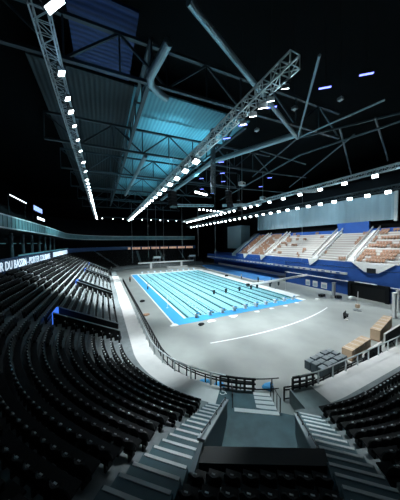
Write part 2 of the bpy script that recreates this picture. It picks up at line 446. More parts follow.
# wheelchair signs painted on the landing
def wheelchair(x,y,rz,lab):
    e=empty('wheelchair_symbol',(x,y,1.215),rz,label=lab,cat='floor sign')
    b=MB(); n=16
    # wheel ring
    for k in range(11):
        a0=math.radians(-110+k*24-60); a1=math.radians(-110+(k+1)*24-60)
        vs=[(math.cos(a)*r,math.sin(a)*r-.08,0) for a in (a0,a1) for r in (.17,.23)]
        b.add(vs,[(0,2,3,1)])
    b.add([(math.cos(2*PI*k/n)*.07-.02,.45+math.sin(2*PI*k/n)*.07,0) for k in range(n)],[tuple(range(n))])
    b.add([(-.06,.35,0),(.02,.35,0),(.02,.02,0),(-.06,.02,0)],[(3,2,1,0)])
    b.add([(.0,.24,0),(.2,.24,0),(.2,.18,0),(.0,.18,0)],[(3,2,1,0)])
    b.add([(-.04,.08,0),(.2,.08,0),(.32,-.2,0),(.25,-.23,0),(.15,.0,0),(-.04,.0,0)],[(5,4,3,2,1,0)])
    b.build('pictogram',M['white'],e); return e
wheelchair(-4.85,-17.15,-.5,'white wheelchair symbol on the teal landing, the one nearer the silver rail'); wheelchair(-4.1,-18.05,-.5,'white wheelchair symbol on the teal landing, the one nearer the white steps')

# ------------------------------------------------------------ aisle stairs beside the entrance
def aisle(bs,lab,a0=12.6,a1=2.2,w=(1.,1.6)):
    e=empty('aisle_stairs',(0,0,0),label=lab,cat='stairs')
    st=MB(); a=a0; n=0
    while a>a1:
        t=(a0-a)/(a0-a1); hw0,hw1=bs
        b0=hw0; b1=hw1[0]+(hw1[1]-hw1[0])*t
        r=max(rr(*AB(a-.5,bb).xy) for bb in (b0,b1))
        z=max(1.22,ZB+.06+(r-RN0)/DR*DZ)
        lo,hi=min(b0,b1),max(b0,b1)
        st.box(lo,hi,a-.57,a,z-1.0,z,TB)
        MB().box(lo+.05,hi-.05,a-.09,a+.01,z,z+.018,TB).build('nosing',M['nosing'],e)
        a-=.57; n+=1
    st.build('step_flight',M['teal_floor'],e)
    return e
aisle((-2.17,(-3.3,-4.0)),'flight of aisle stairs with pale nosings left of the corner entrance')
aisle((2.17,(3.4,4.2)),'flight of aisle stairs with pale nosings right of the corner entrance')

# ------------------------------------------------------------ left stand entrances
for k,(y0,y1) in enumerate(VOMY):
    lab=['nearest boxed entrance in the left stand with blue lit end wall','second boxed entrance along the left stand','third boxed entrance along the left stand, blue lit inside','farthest boxed entrance along the left stand'][k]
    e=empty('stand_entrance',(0,0,0),label=lab,cat='entrance')
    xa,xb=4-14.5,4-20.6
    za,zb=2.6,zt(20.2)+1.0
    for yy in (y0,y1-.15):
        vs=[(x,y,z) for y in (yy,yy+.15) for x,z in ((xa,0),(xa,za),(xb,zb),(xb,0))]
        MB().add(vs,[(0,1,2,3),(7,6,5,4),(0,4,5,1),(1,5,6,2),(2,6,7,3),(3,7,4,0)]).build('side_wall',M['black'],e)
        b=MB(); b.bar((xa,yy+.07,za+.04),(xb,yy+.07,zb+.04),.2,.06); b.build('cap',M['concrete'],e)
    MB().box(xa-6.1,xa,y0,y1,1.0,1.2).build('passage_floor',M['black'],e)
    MB().box(xb-.1,xb+.1,y0+.15,y1-.15,2.6,zb).build('end_wall',M['blueglow'],e)  # blue light falling on the wall, put in as emission
# aisles in the straight left stand
AISY=[-8.2,3.5,8.5,21,26.5,41,46]
AISA=[]    # degrees in the corner
AISX=[13]
# ------------------------------------------------------------ seats
def seat_geo():
    pan=MB(); pan.add([Vector(p) for p in ((-.21,-.05,.36),(.21,-.05,.36),(.22,.20,.42),(-.22,.20,.42),(-.21,-.05,.42),(.21,-.05,.42),(.22,.20,.47),(-.22,.20,.47))],[(3,2,1,0),(4,5,6,7),(0,1,5,4),(1,2,6,5),(2,3,7,6),(3,0,4,7)])
    # curved backrest shell
    bk=MB(); n=6; vs=[]
    for j,(h,off,wd) in enumerate(((.40,-.02,.20),(.55,-.05,.22),(.72,-.10,.22),(.82,-.13,.19),(.86,-.145,.12))):
        for i in range(n+1):
            u=-1+2*i/n; vs.append((u*wd,off-.05*(1-u*u),h))
    m=len(vs)
    for (x,y,z) in list(vs): vs.append((x,y-.035,z))
    fs=[]
    for j in range(4):
        for i in range(n):
            q=(j*(n+1)+i,j*(n+1)+i+1,(j+1)*(n+1)+i+1,(j+1)*(n+1)+i); fs.append(q); fs.append(tuple(reversed([k+m for k in q])))
    for i in range(n):
        fs.append((4*(n+1)+i,4*(n+1)+i+1,4*(n+1)+i+1+m,4*(n+1)+i+m)); fs.append((i+1,i,i+m,i+1+m))
    for j in range(4):
        a,c=j*(n+1),(j+1)*(n+1); fs.append((a,c,c+m,a+m)); a+=n;c+=n; fs.append((c,a,a+m,c+m))
    bk.add(vs,fs)
    br=MB(); br.box(-.03,.03,-.12,.10,0.,.37); br.box(-.16,.16,-.14,-.08,.3,.42)
    nb=MB(); nb.box(-.045,.045,-.17,-.14,.855,.865)  # pale strip on the top rim, a highlight put in as geometry
    return pan,bk,br,nb
pan,bk,br,nb=seat_geo()
for q in (pan,bk,br,nb): q.v=[(x*1.15,y*1.35,z*1.05) for x,y,z in q.v]
pr=empty('stadium_seat',(0,0,-50))
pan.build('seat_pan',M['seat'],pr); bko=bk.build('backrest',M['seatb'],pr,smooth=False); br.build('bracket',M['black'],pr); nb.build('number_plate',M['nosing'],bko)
reg(pr)
# positions
S=[]   # x,y,z,rot (facing inward, local +y = inward)
def aisle_hit(x,y,anc):
    a,b=ab(x,y)
    if y<10 and x<4 and abs(b)<(3.65 if b<0 else 3.75)+(12.6-a)*.075 and a<14.0 and a>2: return True
    if y<10 and x<5 and abs(b)<2.4 and a<=7: return True
    return False
for i in range(NR):
    r=RN0+i*DR+.30; z=ZB+i*DZ
    # bottom straight
    x=4.25
    while x<23.5:
        if not any(abs(x-q)<.65 for q in AISX): S.append((x,-9-r,z,0.,'b'))
        x+=.5
    # corner
    n=int(r*PI/2/.5)
    for k in range(n):
        a=180+90*(k+.5)/n; ra=math.radians(a)
        x,y=4+r*math.cos(ra),-9+r*math.sin(ra)
        if any(abs(a-q)*PI/180*r<.42 for q in AISA): continue
        if aisle_hit(x,y,None): continue
        S.append((x,y,z,ra+PI/2,'c' if True else ''))
    y=-8.75
    while y<56.8:
        x=4-r
        if not any(abs(y-q)<.6 for q in AISY) and not vom(x,y,.3): S.append((x,y,z,-PI/2,'l'))
        y+=.5
    n=int(r*PI/2/.55)
    for k in range(n):
        a=90+90*(k+.5)/n; ra=math.radians(a)
        if abs(a-135)*PI/180*r<.7: continue
        S.append((4+r*math.cos(ra),57+r*math.sin(ra),z,ra+PI/2,'f'))
    x=4.3
    while x<37.5:
        if int(x-4)%12>0: S.append((x,57+r,z,PI,'f'))
        x+=.55
for i in range(8):
    for k in range(8):
        bb=-1.9+.54*k; a=6.8-i*.8-.45+bb*.26; p=AB(a,bb,4.5+i*.41); S.append((p.x,p.y,p.z,-.730,'c'))
def vis(s):
    p=proj((s[0],s[1],s[2]+.6))
    return p and -5<p[0]<405 and -5<p[1]<505
view=[s for s in S if vis(s)]
view.sort(key=lambda s:proj((s[0],s[1],s[2]+.6))[2])
near=set(view[:300])
def seat_label(s):
    a,b=ab(s[0],s[1])
    if s[4]=='b': return 'black folding stadium seat in the near straight rows on the right','black seats of the near right rows'
    if a<3.5 and abs(b)<4.6: return 'black stadium seat in the dark rows directly above the entrance lintel','black seats above the entrance lintel'
    if b>0: return 'black stadium seat in the curved rows right of the corner entrance','black seats right of the corner entrance'
    if s[4]=='c': return 'black stadium seat in the curved rows left of the corner entrance','black seats left of the corner entrance'
    return 'black stadium seat in the straight rows of the left stand','black seats of the left stand'
first=True
for s in view[:300]:
    o=pr if first else copy_tree(pr); first=False
    o.location=(s[0],s[1],s[2]); o.rotation_euler.z=s[3]
    l,g=seat_label(s); tag(o,l,'seat',g)
# the rest, one object
def mass(name,pos,m,boxes,label,cat,mats=None):
    vs=[];fs=[]
    for (x,y,z,rz,*_) in pos:
        c,sn=math.cos(rz),math.sin(rz)
        for (x0,x1,y0,y1,z0,z1,lean) in boxes:
            o=len(vs)
            for (zz,ln) in ((z0,0),(z1,lean)):
                for (px,py) in ((x0,y0),(x1,y0),(x1,y1),(x0,y1)):
                    py+=ln; vs.append((x+c*px-sn*py,y+sn*px+c*py,z+zz))
            for f in ((3,2,1,0),(4,5,6,7),(0,1,5,4),(1,2,6,5),(2,3,7,6),(3,0,4,7)): fs.append(tuple(i+o for i in f))
    b=MB(); b.v=vs; b.f=fs
    return tag(b.build(name,m),label,cat,None,'stuff')
rest=[s for s in S if s not in near]
ms=mass('stadium_seats',rest,M['seat'],[(-.225,.225,-.03,.10,.36,.62,.03),(-.225,.225,-.09,-.03,.34,.80,-.07),(-.03,.03,-.1,.05,0,.36,0)],'mass of black stadium seats filling the left and far stands','seats')
pl=mass('seat_glints',[q for q in rest if q[4]!='f'],M['nosing'],[(-.09,.09,-.18,-.10,.80,.82,0)],'pale strips on the seat tops in place of highlights',None); pl.parent=ms  # seat top highlights of the mass, modelled as pale strips
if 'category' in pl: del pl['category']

# ------------------------------------------------------------ banner and balconies round the bowl
BA=anchors(24,40,3.)
lf=[a for a in BA if a[1]>-9.1 and a[2]<0.01 and not (a[2]>-.99 and a[1]<0)]
def band(r0,r1,z0,z1,name,m,A=lf):
    return deck_ring(r0,r1,A,z0,z1).build(name,m)
e=empty('led_banner',(0,0,0),label='dark blue LED banner with white lettering along the top of the left stand',cat='LED banner')
bb=band(28.0,28.3,8.6,10.55,'banner_panel',M['led']); bb.parent=e
def text(s,size,M4,m,parent,name='lettering',xs=1.):
    c=bpy.data.curves.new(name,'FONT'); c.body=s; c.size=size; c.extrude=.02; c.align_x='LEFT'; c.resolution_u=2
    t=bpy.data.objects.new(name,c); me=bpy.data.meshes.new_from_object(t); me.materials.clear(); me.materials.append(m); bpy.data.objects.remove(t)
    o=bpy.data.objects.new(name,me); col.objects.link(o); o.parent=parent
    o.matrix_local=M4@Matrix.Diagonal((xs,1,1,1)); return o
TX=Matrix(((0,0,1,-23.93),(1,0,0,3.6),(0,1,0,8.95),(0,0,0,1)))
text('R DU BASSIN - PORTER COLUBAIRE',1.75,TX,M['ledtext'],e,xs=.98)
b=MB(); b.box(-23.98,-23.93,10,60,10.6,10.85)
b.build('light_strip',M['tealemit'],e)
b=MB()
y=34.5
while y<75:
    w=random.choice((.8,1.2,1.6)); 
    if y<57: MB().box(-23.97,-23.92,y,y+w,9.0,10.2).build('light_block',M['ledtext'],e)
    y+=w+.35

# concourse floor behind the banner, columns and back wall
cc=struct(band(28.3,36,8.3,8.6,'concourse_slab',M['dark']))
struct(band(36,36.3,8.3,14.6,'concourse_wall',M['dark']))
for y in range(-6,57,6):
    tag(MB().tube([(-27.2,y,8.6),(-27.2,y,14.6)],.28,10).build('concourse_column',M['darkbeam']),'dark round column standing on the concourse behind the banner','column','concourse columns on the left')
e=empty('concourse_lights',(0,0,0),label='row of dim teal ceiling strips in the concourse behind the banner',cat='strip light')
for y in range(-4,57,6):
    MB().box(-31.9,-31.6,y,y+3,12.6,12.8).build('strip',M['tealemit'],e)
# upper balcony
e=empty('upper_balcony',(0,0,0),label='upper tier balcony with pale teal fascia sweeping round the arena',cat='balcony')
bb=band(28.6,28.9,15.0,16.65,'fascia',M['teal_glass']); bb.parent=e
bb=band(28.5,28.62,16.65,16.85,'top_rail',M['alu']); bb.parent=e
bb=band(28.9,41,14.7,15.0,'slab',M['dark']); bb.parent=e
bb=band(28.45,28.6,14.8,15.0,'lower_edge',M['alu']); bb.parent=e
for o in list(bpy.data.objects):
    if o.parent==e and o.name.split('.')[0] in ('fascia','top_rail','slab','lower_edge'):
        for v in o.data.vertices:
            f=min(1,max(0,(v.co.y-35)/45)); v.co.z-=.7*f
y=-8
k=0
while y<35 and k<60:
    MB().box(-24.59,-24.56,y,y+.1,15.05,16.65).build('fascia_joint',M['darkbeam'],e); y+=1.5;k+=1
# upper tier terrace (dark)
struct(sweep([(29.5,15.6)]+[(29.5+i*.9,15.6+i*.6) for i in range(1,16)],'upper',M['dark'],A=lf).build('terrace_upper',M['dark']))
# lit box windows on the upper tier
for (y0,y1,z0,z1,x,mm,lab) in ((24,34,22.6,22.8,-29,'lensdim','thin white light strip high on the left upper tier'),(40,48.5,22.0,23.3,-29,'screen','blue lit screen in a box high on the left upper tier'),(43,51,19.8,20.5,-29,'lensdim','small white lit panel below the blue screen on the left')):
    b=empty('lit_panel',(x,y0,z0),label=lab,cat='lit panel')
    MB().box(-.25,0,-.15,y1-y0+.15,-.15,z1-z0+.15).build('frame',M['black'],b)
    MB().box(0,.05,0,y1-y0,0,z1-z0).build('screen',M[mm],b)
    MB().box(-.35,-.25,0,.15,17.6-z0,z1-z0).build('post',M['black'],b); MB().box(-.35,-.25,y1-y0-.15,y1-y0,17.6-z0,z1-z0).build('post',M['black'],b)
# far end: warm lit strip and press tables
e=empty('far_light_strip',(0,0,0),label='warm dotted strip of lights along the far stand banner',cat='strip light')
b=MB()
for i in range(60):
    x=-6+i*.75
    if i%7!=3: b.box(x,x+.45,84.7,84.9,8.9,10.1)
b.build('strip',M['warm'],e)
# ------------------------------------------------------------ far deck: tables, gantry
e=empty('white_gantry',(0,0,0),label='long white beam on posts behind the far end of the pool',cat='gantry')
MB().box(2.5,31,66.8,67.3,2.6,3.2).build('crossbeam',M['white'],e)
for x in (8.5,24): MB().box(x-.5,x+.5,66.9,67.2,0,2.6).build('post',M['white'],e)
for (x,w) in ((16,10),):
    e=empty('long_table',(x,64,0),label='long white cloth covered table behind the far pool end',cat='table')
    MB().box(-.5,w,-.5,.5,.72,.8).build('tabletop',M['white'],e); MB().box(-.45,w-.05,-.45,.45,0.02,.72).build('cloth_skirt',M['cream'],e)
for (x,lab) in ((12,'raised judge tower at the far end, left of the pair'),(31,'raised judge tower at the far end, right of the pair')):
    e=empty('platform_tower',(x,70,0),label=lab,cat='tower')
    MB().box(-1.8,1.8,-1,1,4.6,4.9).build('deck',M['steel'],e)
    for sx in (-1.7,1.7):
        for sy in (-.9,.9): MB().box(sx-.06,sx+.06,sy-.06,sy+.06,0,4.6).build('leg',M['steel'],e)
    b=MB(); b.bar((-1.7,-.9,0),(1.7,-.9,4.6),.06); b.bar((1.7,-.9,0),(-1.7,-.9,4.6),.06); b.build('brace',M['steel'],e)
    MB().box(-1.8,1.8,-1.05,-.98,4.9,5.7).build('guard_panel',M['alu'],e)

# ------------------------------------------------------------ right side: blue wall and tribune
XW=38.5
struct(MB().box(XW,XW+.4,-22,14,0,6.4).build('wall_blue',M['blue']))['label']='blue cloth covered wall along the right side of the arena floor'
struct(MB().box(XW,XW+.4,14,66,4.3,6.4).box(XW,46.3,13.7,14,0,6.4).box(46,46.4,14,72,0,7).box(XW,46.4,14,66,4.0,4.3).build('wall_blue_recess',M['blue']))['label']='blue wall set back behind the blue mat under the tribune'
e=empty('white_ledge_strip',(0,0,0),label='long pale strip of sponsor boards on top of the blue wall base',cat='board strip')
MB().box(XW-.35,XW-.05,-3.5,66,4.6,5.1).build('board',M['cream'],e)
b=MB()
yy=-2
while yy<60: b.box(XW-.37,XW-.35,yy,yy+random.uniform(.4,1.2),4.7,5.0); yy+=1.8
b.build('print',M['blue'],e)
# white band further down
e=empty('low_white_barrier',(0,0,0),label='low white barrier running along the foot of the blue wall',cat='barrier')
MB().box(45.3,45.5,16,66,.0,1.1).build('panel',M['white'],e)
MB().box(45.25,45.55,16,66,1.1,1.2).build('cap',M['blue'],e)
# tribune terraces
TX0=40.0; TR=.95; TZ=.62; TN=12; TZ0=7.6
YS,YE=-24,40
b=MB()
for i in range(TN): b.box(TX0+i*TR,TX0+(i+1)*TR,YS,YE,TZ0+i*TZ-1.2,TZ0+i*TZ)
struct(b.build('terrace_tribune',M['cream']))['label']='pale stepped tribune above the blue wall on the right'
struct(MB().box(XW,TX0,YS,YE,TZ0-1.4,TZ0-.3).build('trim_1',M['cream']))
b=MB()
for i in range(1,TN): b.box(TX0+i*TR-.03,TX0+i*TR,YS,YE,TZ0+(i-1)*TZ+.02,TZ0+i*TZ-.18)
struct(b.build('trim_shade',mat('tribune_riser_shade',(.36,.34,.32),.8)))  # darker strips painting the shadow line of each row
struct(MB().box(XW-.3,XW,-22,14,3.05,3.2).build('trim_4',M['walk']))
struct(MB().box(XW-.02,XW+.2,YS,YE,TZ0-1.3,TZ0-.0).build('trim_2',M['blue']))
AY=[33.5,24.0,5.6,-3.2,-12.6]
# aisles between blocks, V shaped white ends over the blue openings
for k,yc in enumerate(AY):
    e=empty('tribune_aisle',(0,0,0),label=['farthest pale stair aisle on the right tribune','second farthest pale stair aisle on the right tribune','middle pale stair aisle on the right tribune','wide pale stair aisle left of the tan seat block','nearest pale stair aisle on the right tribune'][k],cat='stairs')
    b=MB()
    for i in range(TN*2): b.box(TX0+i*TR/2,TX0+(i+1)*TR/2,yc-.7,yc+.7,TZ0+i*TZ/2-.3,TZ0+i*TZ/2+.32)
    b.build('step_flight',M['white'],e)
    for s in (-.75,.75):
        b=MB(); b.bar((TX0,yc+s,TZ0+.9),(TX0+TN*TR,yc+s,TZ0+TN*TZ+.9),.08,.5); b.build('handrail',M['walk'],e)
def vend(y0,y1,lab,deep=1.9):
    e=empty('tribune_apron',(0,0,0),label=lab,cat='panel')
    yc=(y0+y1)/2
    T=Matrix(((0,0,1,XW-.25),(1,0,0,0),(0,1,0,0),(0,0,0,1)))
    MB().prism([(y0,TZ0+.1),(y0+1.6,TZ0-deep*.6),(yc-1.2,TZ0-deep),(yc+1.2,TZ0-deep),(y1-1.6,TZ0-deep*.6),(y1,TZ0+.1)],0,.2,T).build('apron_panel',M['walk'],e)
    MB().prism([(yc-.8,TZ0-deep+.9),(yc-.8,TZ0-deep-.1),(yc+.8,TZ0-deep-.1),(yc+.8,TZ0-deep+.9)],-.04,.0,T).build('dark_opening',M['black'],e)
vend(-12.0,-4.3,'white angular apron panel under the tan seat block with a dark opening')
for (yc,lab) in ((5.2,'small white triangular end panel under the middle aisle'),(24.0,'small white triangular end panel under the second farthest aisle'),(33.5,'small white triangular end panel under the farthest aisle')):
    T=Matrix(((0,0,1,XW-.25),(1,0,0,0),(0,1,0,0),(0,0,0,1)))
    tag(MB().prism([(yc-1.8,TZ0+.1),(yc+.6,TZ0-1.7),(yc+1.2,TZ0+.1)],0,.2,T).build('end_panel',M['walk']),lab,'panel')
# tribune seats
TS_=[]
for i in range(TN):
    x=TX0+i*TR+.45; z=TZ0+i*TZ
    y=YS+.3; run=0; on=True
    while y<YE-.3:
        if run<=0:
            on=not on
            d='tan' if (-12<y<-3.2 or y>26) else ('mix' if y>15 else 'pale')
            run=(random.randint(3,9) if on else random.randint(1,2)) if d=='tan' else ((random.randint(1,4) if on else random.randint(2,6)) if d=='mix' else (random.randint(1,2) if on else random.randint(9,26)))
        if on and not any(abs(y-q)<1.0 for q in AY): TS_.append((x,y,z,PI/2,'t'))
        run-=1; y+=.58
ft=MB(); ft.box(-.24,.24,-.05,.32,.3,.42); p2=empty('spectator_chair',(0,0,0)); ft.build('seat_pan',M['tan'],p2); b=MB(); b.add([Vector(p) for p in ((-.24,-.1,.35),(.24,-.1,.35),(.24,-.03,.35),(-.24,-.03,.35),(-.24,-.22,.9),(.24,-.22,.9),(.24,-.15,.9),(-.24,-.15,.9))],[(3,2,1,0),(4,5,6,7),(0,1,5,4),(1,2,6,5),(2,3,7,6),(3,0,4,7)]); b.build('backrest',M['tan'],p2); MB().box(-.05,.05,-.1,.1,0,.3).build('bracket',M['brown'],p2); reg(p2)
tv=[s for s in TS_ if proj((s[0],s[1],s[2])) and proj((s[0],s[1],s[2]))[0]<402]
tv.sort(key=lambda s:proj(s[:3])[2])
for k,s in enumerate(tv[:300]):
    o=p2 if k==0 else copy_tree(p2); o.location=s[:3]; o.rotation_euler.z=s[3]
    if s[1]<1: tag(o,'tan seat on the right tribune in the block above the white apron panel','seat','tan seats above the white apron')
    else: tag(o,'tan seat scattered on the pale middle blocks of the right tribune','seat','tan seats of the middle tribune blocks')
mass('tribune_seats',[s for s in TS_ if s not in set(tv[:300])],M['tan'],[(-.24,.24,-.05,.32,.3,.42,0),(-.24,.24,-.1,-.03,.35,.9,-.12)],'mass of tan seats on the far blocks of the right tribune','seats')
# blue wall behind tribune
XT=TX0+TN*TR
struct(MB().box(XT,XT+.4,-30,44,9,15.5).build('wall_blue_upper',M['blue']))
struct(MB().box(XT-.02,XT+.6,-1.5,6.5,TZ0+TN*TZ-.8,17.5).build('wall_blue_box',M['blue']))

# slanted side ramp and grey box at the far end of the tribune
e=empty('tribune_side_panel',(0,0,0),label='slanting pale side panel closing the far end of the right tribune',cat='panel')
vs=[(x,y,z) for y in (YE,YE+3.5) for (x,z) in ((TX0-1,TZ0-2.2),(TX0-1,TZ0-.2),(XT-.1,TZ0+TN*TZ+1.),(XT-.1,TZ0+TN*TZ-1.))]
MB().add(vs,[(0,1,2,3),(7,6,5,4),(0,4,5,1),(1,5,6,2),(2,6,7,3),(3,7,4,0)]).build('panel',M['greyfab'],e)
b=MB(); b.bar((TX0-1,YE-.1,TZ0-.2),(XT-.1,YE-.1,TZ0+TN*TZ+1.),.2,.3); b.build('edge_trim',M['blue'],e)
e=empty('grey_tower_box',(50,57,0),label='tall pale grey box standing behind the far end of the tribune',cat='box')
MB().box(-.5,5,-6,6,9,20.5).build('box_shell',M['greyfab'],e); MB().box(.2,4.5,-5,5,0,9).build('base',M['dark'],e)
# huge grey curtain
e=empty('grey_curtain',(0,0,0),label='huge pale grey curtain wall hanging above the right tribune',cat='curtain')
b=MB(); n=80
for i in range(n+1):
    y=-5.5+i*(49.5/n); x=54+.12*math.sin(i*1.7); b.v+=[(x,y,17.6),(x,y,24.4)]
for i in range(n): b.f.append((2*i,2*i+2,2*i+3,2*i+1))
b.v+=[(v[0]+.06,v[1],v[2]) for v in b.v[:]]; m_=len(b.v)//2; b.f+=[tuple(reversed([k+m_ for k in f])) for f in b.f[:]]
b.build('cloth',M['greyfab'],e)
b=MB(); b.tube([(54,-5.6,24.45),(54,44.1,24.45)],.12,8); b.build('top_pipe',M['steel'],e)
b=MB(); b.box(53.8,54.3,-6.3,-5.6,17.2,24.6); b.build('end_frame',M['walk'],e)
struct(MB().box(58,58.4,-40,80,0,30).build('wall_side',M['dark']))

# door / stage opening
e=empty('black_stage_opening',(0,0,0),label='black framed gateway opening in the blue wall on the right',cat='gateway')
MB().box(XW-.5,XW,-11.2,-4.4,0,3.3).build('curtain_back',M['black'],e)
MB().box(XW-.9,XW-.5,-11.4,-4.2,2.7,3.4).build('header',M['dark'],e)
for yy in (-11.4,-4.7): MB().box(XW-1.0,XW-.5,yy,yy+.6,0,3.3).build('side_leg',M['dark'],e)
MB().box(XW-1.2,XW-.9,-9.5,-5.5,3.4,3.55).build('top_light_strip',M['white'],e)
# posters on blue wall
for k,(y,w,lab) in enumerate(((5.8,1.3,'white poster on the blue wall, leftmost of the three'),(3.7,1.3,'white poster on the blue wall, middle of the three'),(1.2,1.5,'white poster on the blue wall, rightmost of the three'))):
    e=empty('wall_poster',(XW-.03,y,.35),label=lab,cat='poster')
    MB().box(-.03,0,0,w,0,1.5).build('sheet',M['walk'],e); MB().box(-.04,-.03,.15,w-.15,.2,1.0).build('print',M['greyfab'],e)
# white pillars
for (x,y,h,lab) in ((33.6,-3.4,3.2,'slim white pillar standing left of the black gateway'),(30.2,-15.0,3.9,'tall white pillar at the right edge, nearest of the two'),(34.2,-14.0,3.6,'tall white pillar at the right edge behind the nearest one')):
    e=empty('white_pillar',(x,y,0),label=lab,cat='pillar')
    MB().box(-.4,.4,-.3,.3,0,.12).build('base',M['walk'],e); MB().box(-.32,.32,-.2,.2,.12,h).build('shaft',M['white'],e); MB().box(-.36,.36,-.24,.24,h,h+.1).build('cap',M['white'],e)

# white camera crane arm across to the wall
e=empty('camera_crane',(0,0,0),label='long white crane arm slanting from the poolside up towards the blue wall',cat='crane')
b=MB(); b.bar((21,9.8,1.55),(38.1,6.5,3.2),.35,.45); b.build('arm',M['white'],e)
b=MB(); b.tube([(28.5,8.35,0),(28.5,8.35,2.1)],.12,8)
for dx,dy in ((.9,-.5),(-.8,-.5),(0,.95)): b.tube([(28.5,8.35,.8),(28.5+dx,8.35+dy,.02)],.06,6)
b.build('tripod',M['steel'],e)
MB().box(20.4,21.1,9.6,10.2,1.2,1.9).build('camera_head',M['black'],e)

# ------------------------------------------------------------ loose things
def cartons(x,y,rz,n,lab,h=1.25,d=1.25,w=1.0):
    for k in range(n):
        T=Matrix.Translation((x,y,0))@Matrix.Rotation(rz,4,'Z')
        p=T@Vector((k*(w+.04),0,0))
        e=empty('cardboard_box',p,rz,label=lab[k],cat='box',group='large cardboard boxes')
        co=MB().box(0,w,0,d,.12,h).build('carton',M['card'],e)
        b=MB(); b.box(0,w,0,d,0,.03); [b.box(i,i+.1,0,d,.03,.12) for i in (0,w/2-.05,w-.1)]; b.build('pallet',M['brown'],e)
        b=MB(); b.box(w/2-.04,w/2+.04,-.003,d+.003,h,h+.004); b.box(w/2-.04,w/2+.04,-.004,0,h-.3,h); b.build('tape',M['walk'],co)
cartons(10.9,-19.0,.12,4,['brown cardboard box of the nearer row, closest to the grey crate stack','brown cardboard box second in the nearer row','brown cardboard box third in the nearer row','brown cardboard box last in the nearer row'],1.1,.95,1.2)
cartons(18.3,-18.2,.22,5,['brown cardboard box of the farther row, at its near end','brown cardboard box second in the farther row','brown cardboard box middle of the farther row','brown cardboard box fourth in the farther row','brown cardboard box at the far end of the farther row'],1.4,.95,1.42)
# stack of silver barrier panels
e=empty('crate_stack',(5.7,-18.75,0),.08,label='low stack of grey crates in rows beside the cardboard boxes',cat='crate stack')
k=0
for i in range(5):
    for j in range(3):
        T=Matrix.Translation((i*.88,j*.62-.6,0)); z=.8+.06*((i*3+j)%2)
        MB().box(0,.8,0,.55,.02,z,T).build('crate',M['darkbeam'],e)
        MB().box(.05,.75,.04,.51,z,z+.04,T).build('lid',M['steel'],e)
# dark barrier boards with white edge
for (p0,p1,lab) in (((11.4,-19.75),(15.7,-19.4),'dark barrier board with white top edge behind the nearer cartons'),((17.4,-19.0),(26.,-18.2),'long dark barrier board with white top edge at the right edge')):
    e=empty('barrier_board',(p0[0],p0[1],0),label=lab,cat='barrier')
    dx,dy=p1[0]-p0[0],p1[1]-p0[1]
    h=1.1 if p0[0]<12 else 1.5
    b=MB(); b.bar((0,0,h/2),(dx,dy,h/2),.08,h); b.build('board',M['dark'],e)
    b=MB(); b.bar((0,0,h+.04),(dx,dy,h+.04),.16,.08); b.bar((0,0,0),(0,0,h),.12); b.build('edge_trim',M['walk'],e)
    for t in (.15,.5,.85): MB().bar((dx*t,dy*t,h*.7),(dx*t,dy*t-.6,.02),.05).build('strut',M['black'],e)
# black flight case
e=empty('equipment_bench',(22.4,-11.9,0),.3,label='small black equipment bench alone on the grey floor',cat='bench')
MB().box(0,1.6,-.2,.2,.4,.5).build('seat',M['black'],e)
MB().box(0,1.6,.15,.22,.5,.95).build('backrest',M['black'],e)
for x in (.1,1.4): MB().box(x,x+.08,-.18,.18,0,.4).build('leg',M['black'],e)
MB().box(-.5,.1,-.5,-.1,0,.12).build('white_foot',M['walk'],e)
# pole on stand
e=empty('pole_stand',(28.6,-10.6,0),label='thin post on a flat base with orange box standing before the gateway',cat='stand')
b=MB(); b.tube([(0,0,.1),(0,0,3.4)],.05,8); b.build('pole',M['walk'],e)
b=MB(); b.tube([(0,0,0),(0,0,.1)],.6,16); b.build('base',M['steel'],e)
MB().box(-.3,.3,-.25,.25,.5,1.1).build('orange_box',M['card'],e)
# trolleys by the wall
for (x,y,lab) in ((31.4,-2.2,'dark low trolley on the floor left of the slim white pillar'),(33.2,-4.6,'dark low trolley on the floor right of the slim white pillar')):
    e=empty('trolley',(x,y,0),label=lab,cat='trolley')
    MB().box(-.6,.6,-.4,.4,.2,.7).build('load',M['black'],e)
    for sx in (-.45,.45):
        for sy in (-.3,.3): MB().tube([(sx,sy-.03,.1),(sx,sy+.03,.1)],.1,10).build('wheel',M['steel'],e)
    b=MB(); b.tube([(-.6,0,.3),(-.8,0,1.1)],.03,6); b.build('handle',M['steel'],e)
# white cloth bundle at the foot of wall
# items near deck
def blob(name,x,y,r,h,m,lab,cat):
    b=MB(); n=10; vs=[]
    for j,(f,g) in enumerate(((1,0),(1.05,.35),(.8,.8),(.3,1))):
        for k in range(n):
            a=2*PI*k/n; q=r*f*(1+.18*math.sin(3*a+x)); vs.append((q*math.cos(a),q*math.sin(a)*.7,h*g))
    fs=[(j*n+k,j*n+(k+1)%n,(j+1)*n+(k+1)%n,(j+1)*n+k) for j in range(3) for k in range(n)]+[tuple(3*n+k for k in range(n)),tuple(range(n-1,-1,-1))]
    b.add(vs,fs); return tag(b.build(name,m,loc=(x,y,0.0)),lab,cat)
blob('kit_bag',1.1,-3.6,.45,.35,M['black'],'small black bag on the floor just before the near pool deck','bag')
blob('kit_bag',-4.3,-17.0,.1,.05,M['black'],'x','x') if False else None
blob('towel_heap',3.2,-2.9,.7,.12,M['white'],'white towel heap on the floor left of centre before the near deck','towel')
blob('towel_heap',7.5,-2.8,.8,.12,M['white'],'white towel heap on the floor before the near deck, second from the left','towel')
blob('towel_heap',-2.6,-1.9,.6,.2,M['white'],'white towel heap at the near left corner of the blue deck','towel')
for k,(x,y) in enumerate(((12.5,-2.9),(16.0,-2.8),(19.5,-2.9),(23,-2.5))): blob('towel_heap',x,y,.5,.1,M['white'],f'white towel heap on the floor before the near deck, {["third","fourth","fifth","rightmost"][k]} from the left','towel')
blob('blue_bag',-4.3,-15.3,.5,.5,M['bluedeck'],'blue bag on the floor behind the fence left of the steps','bag')
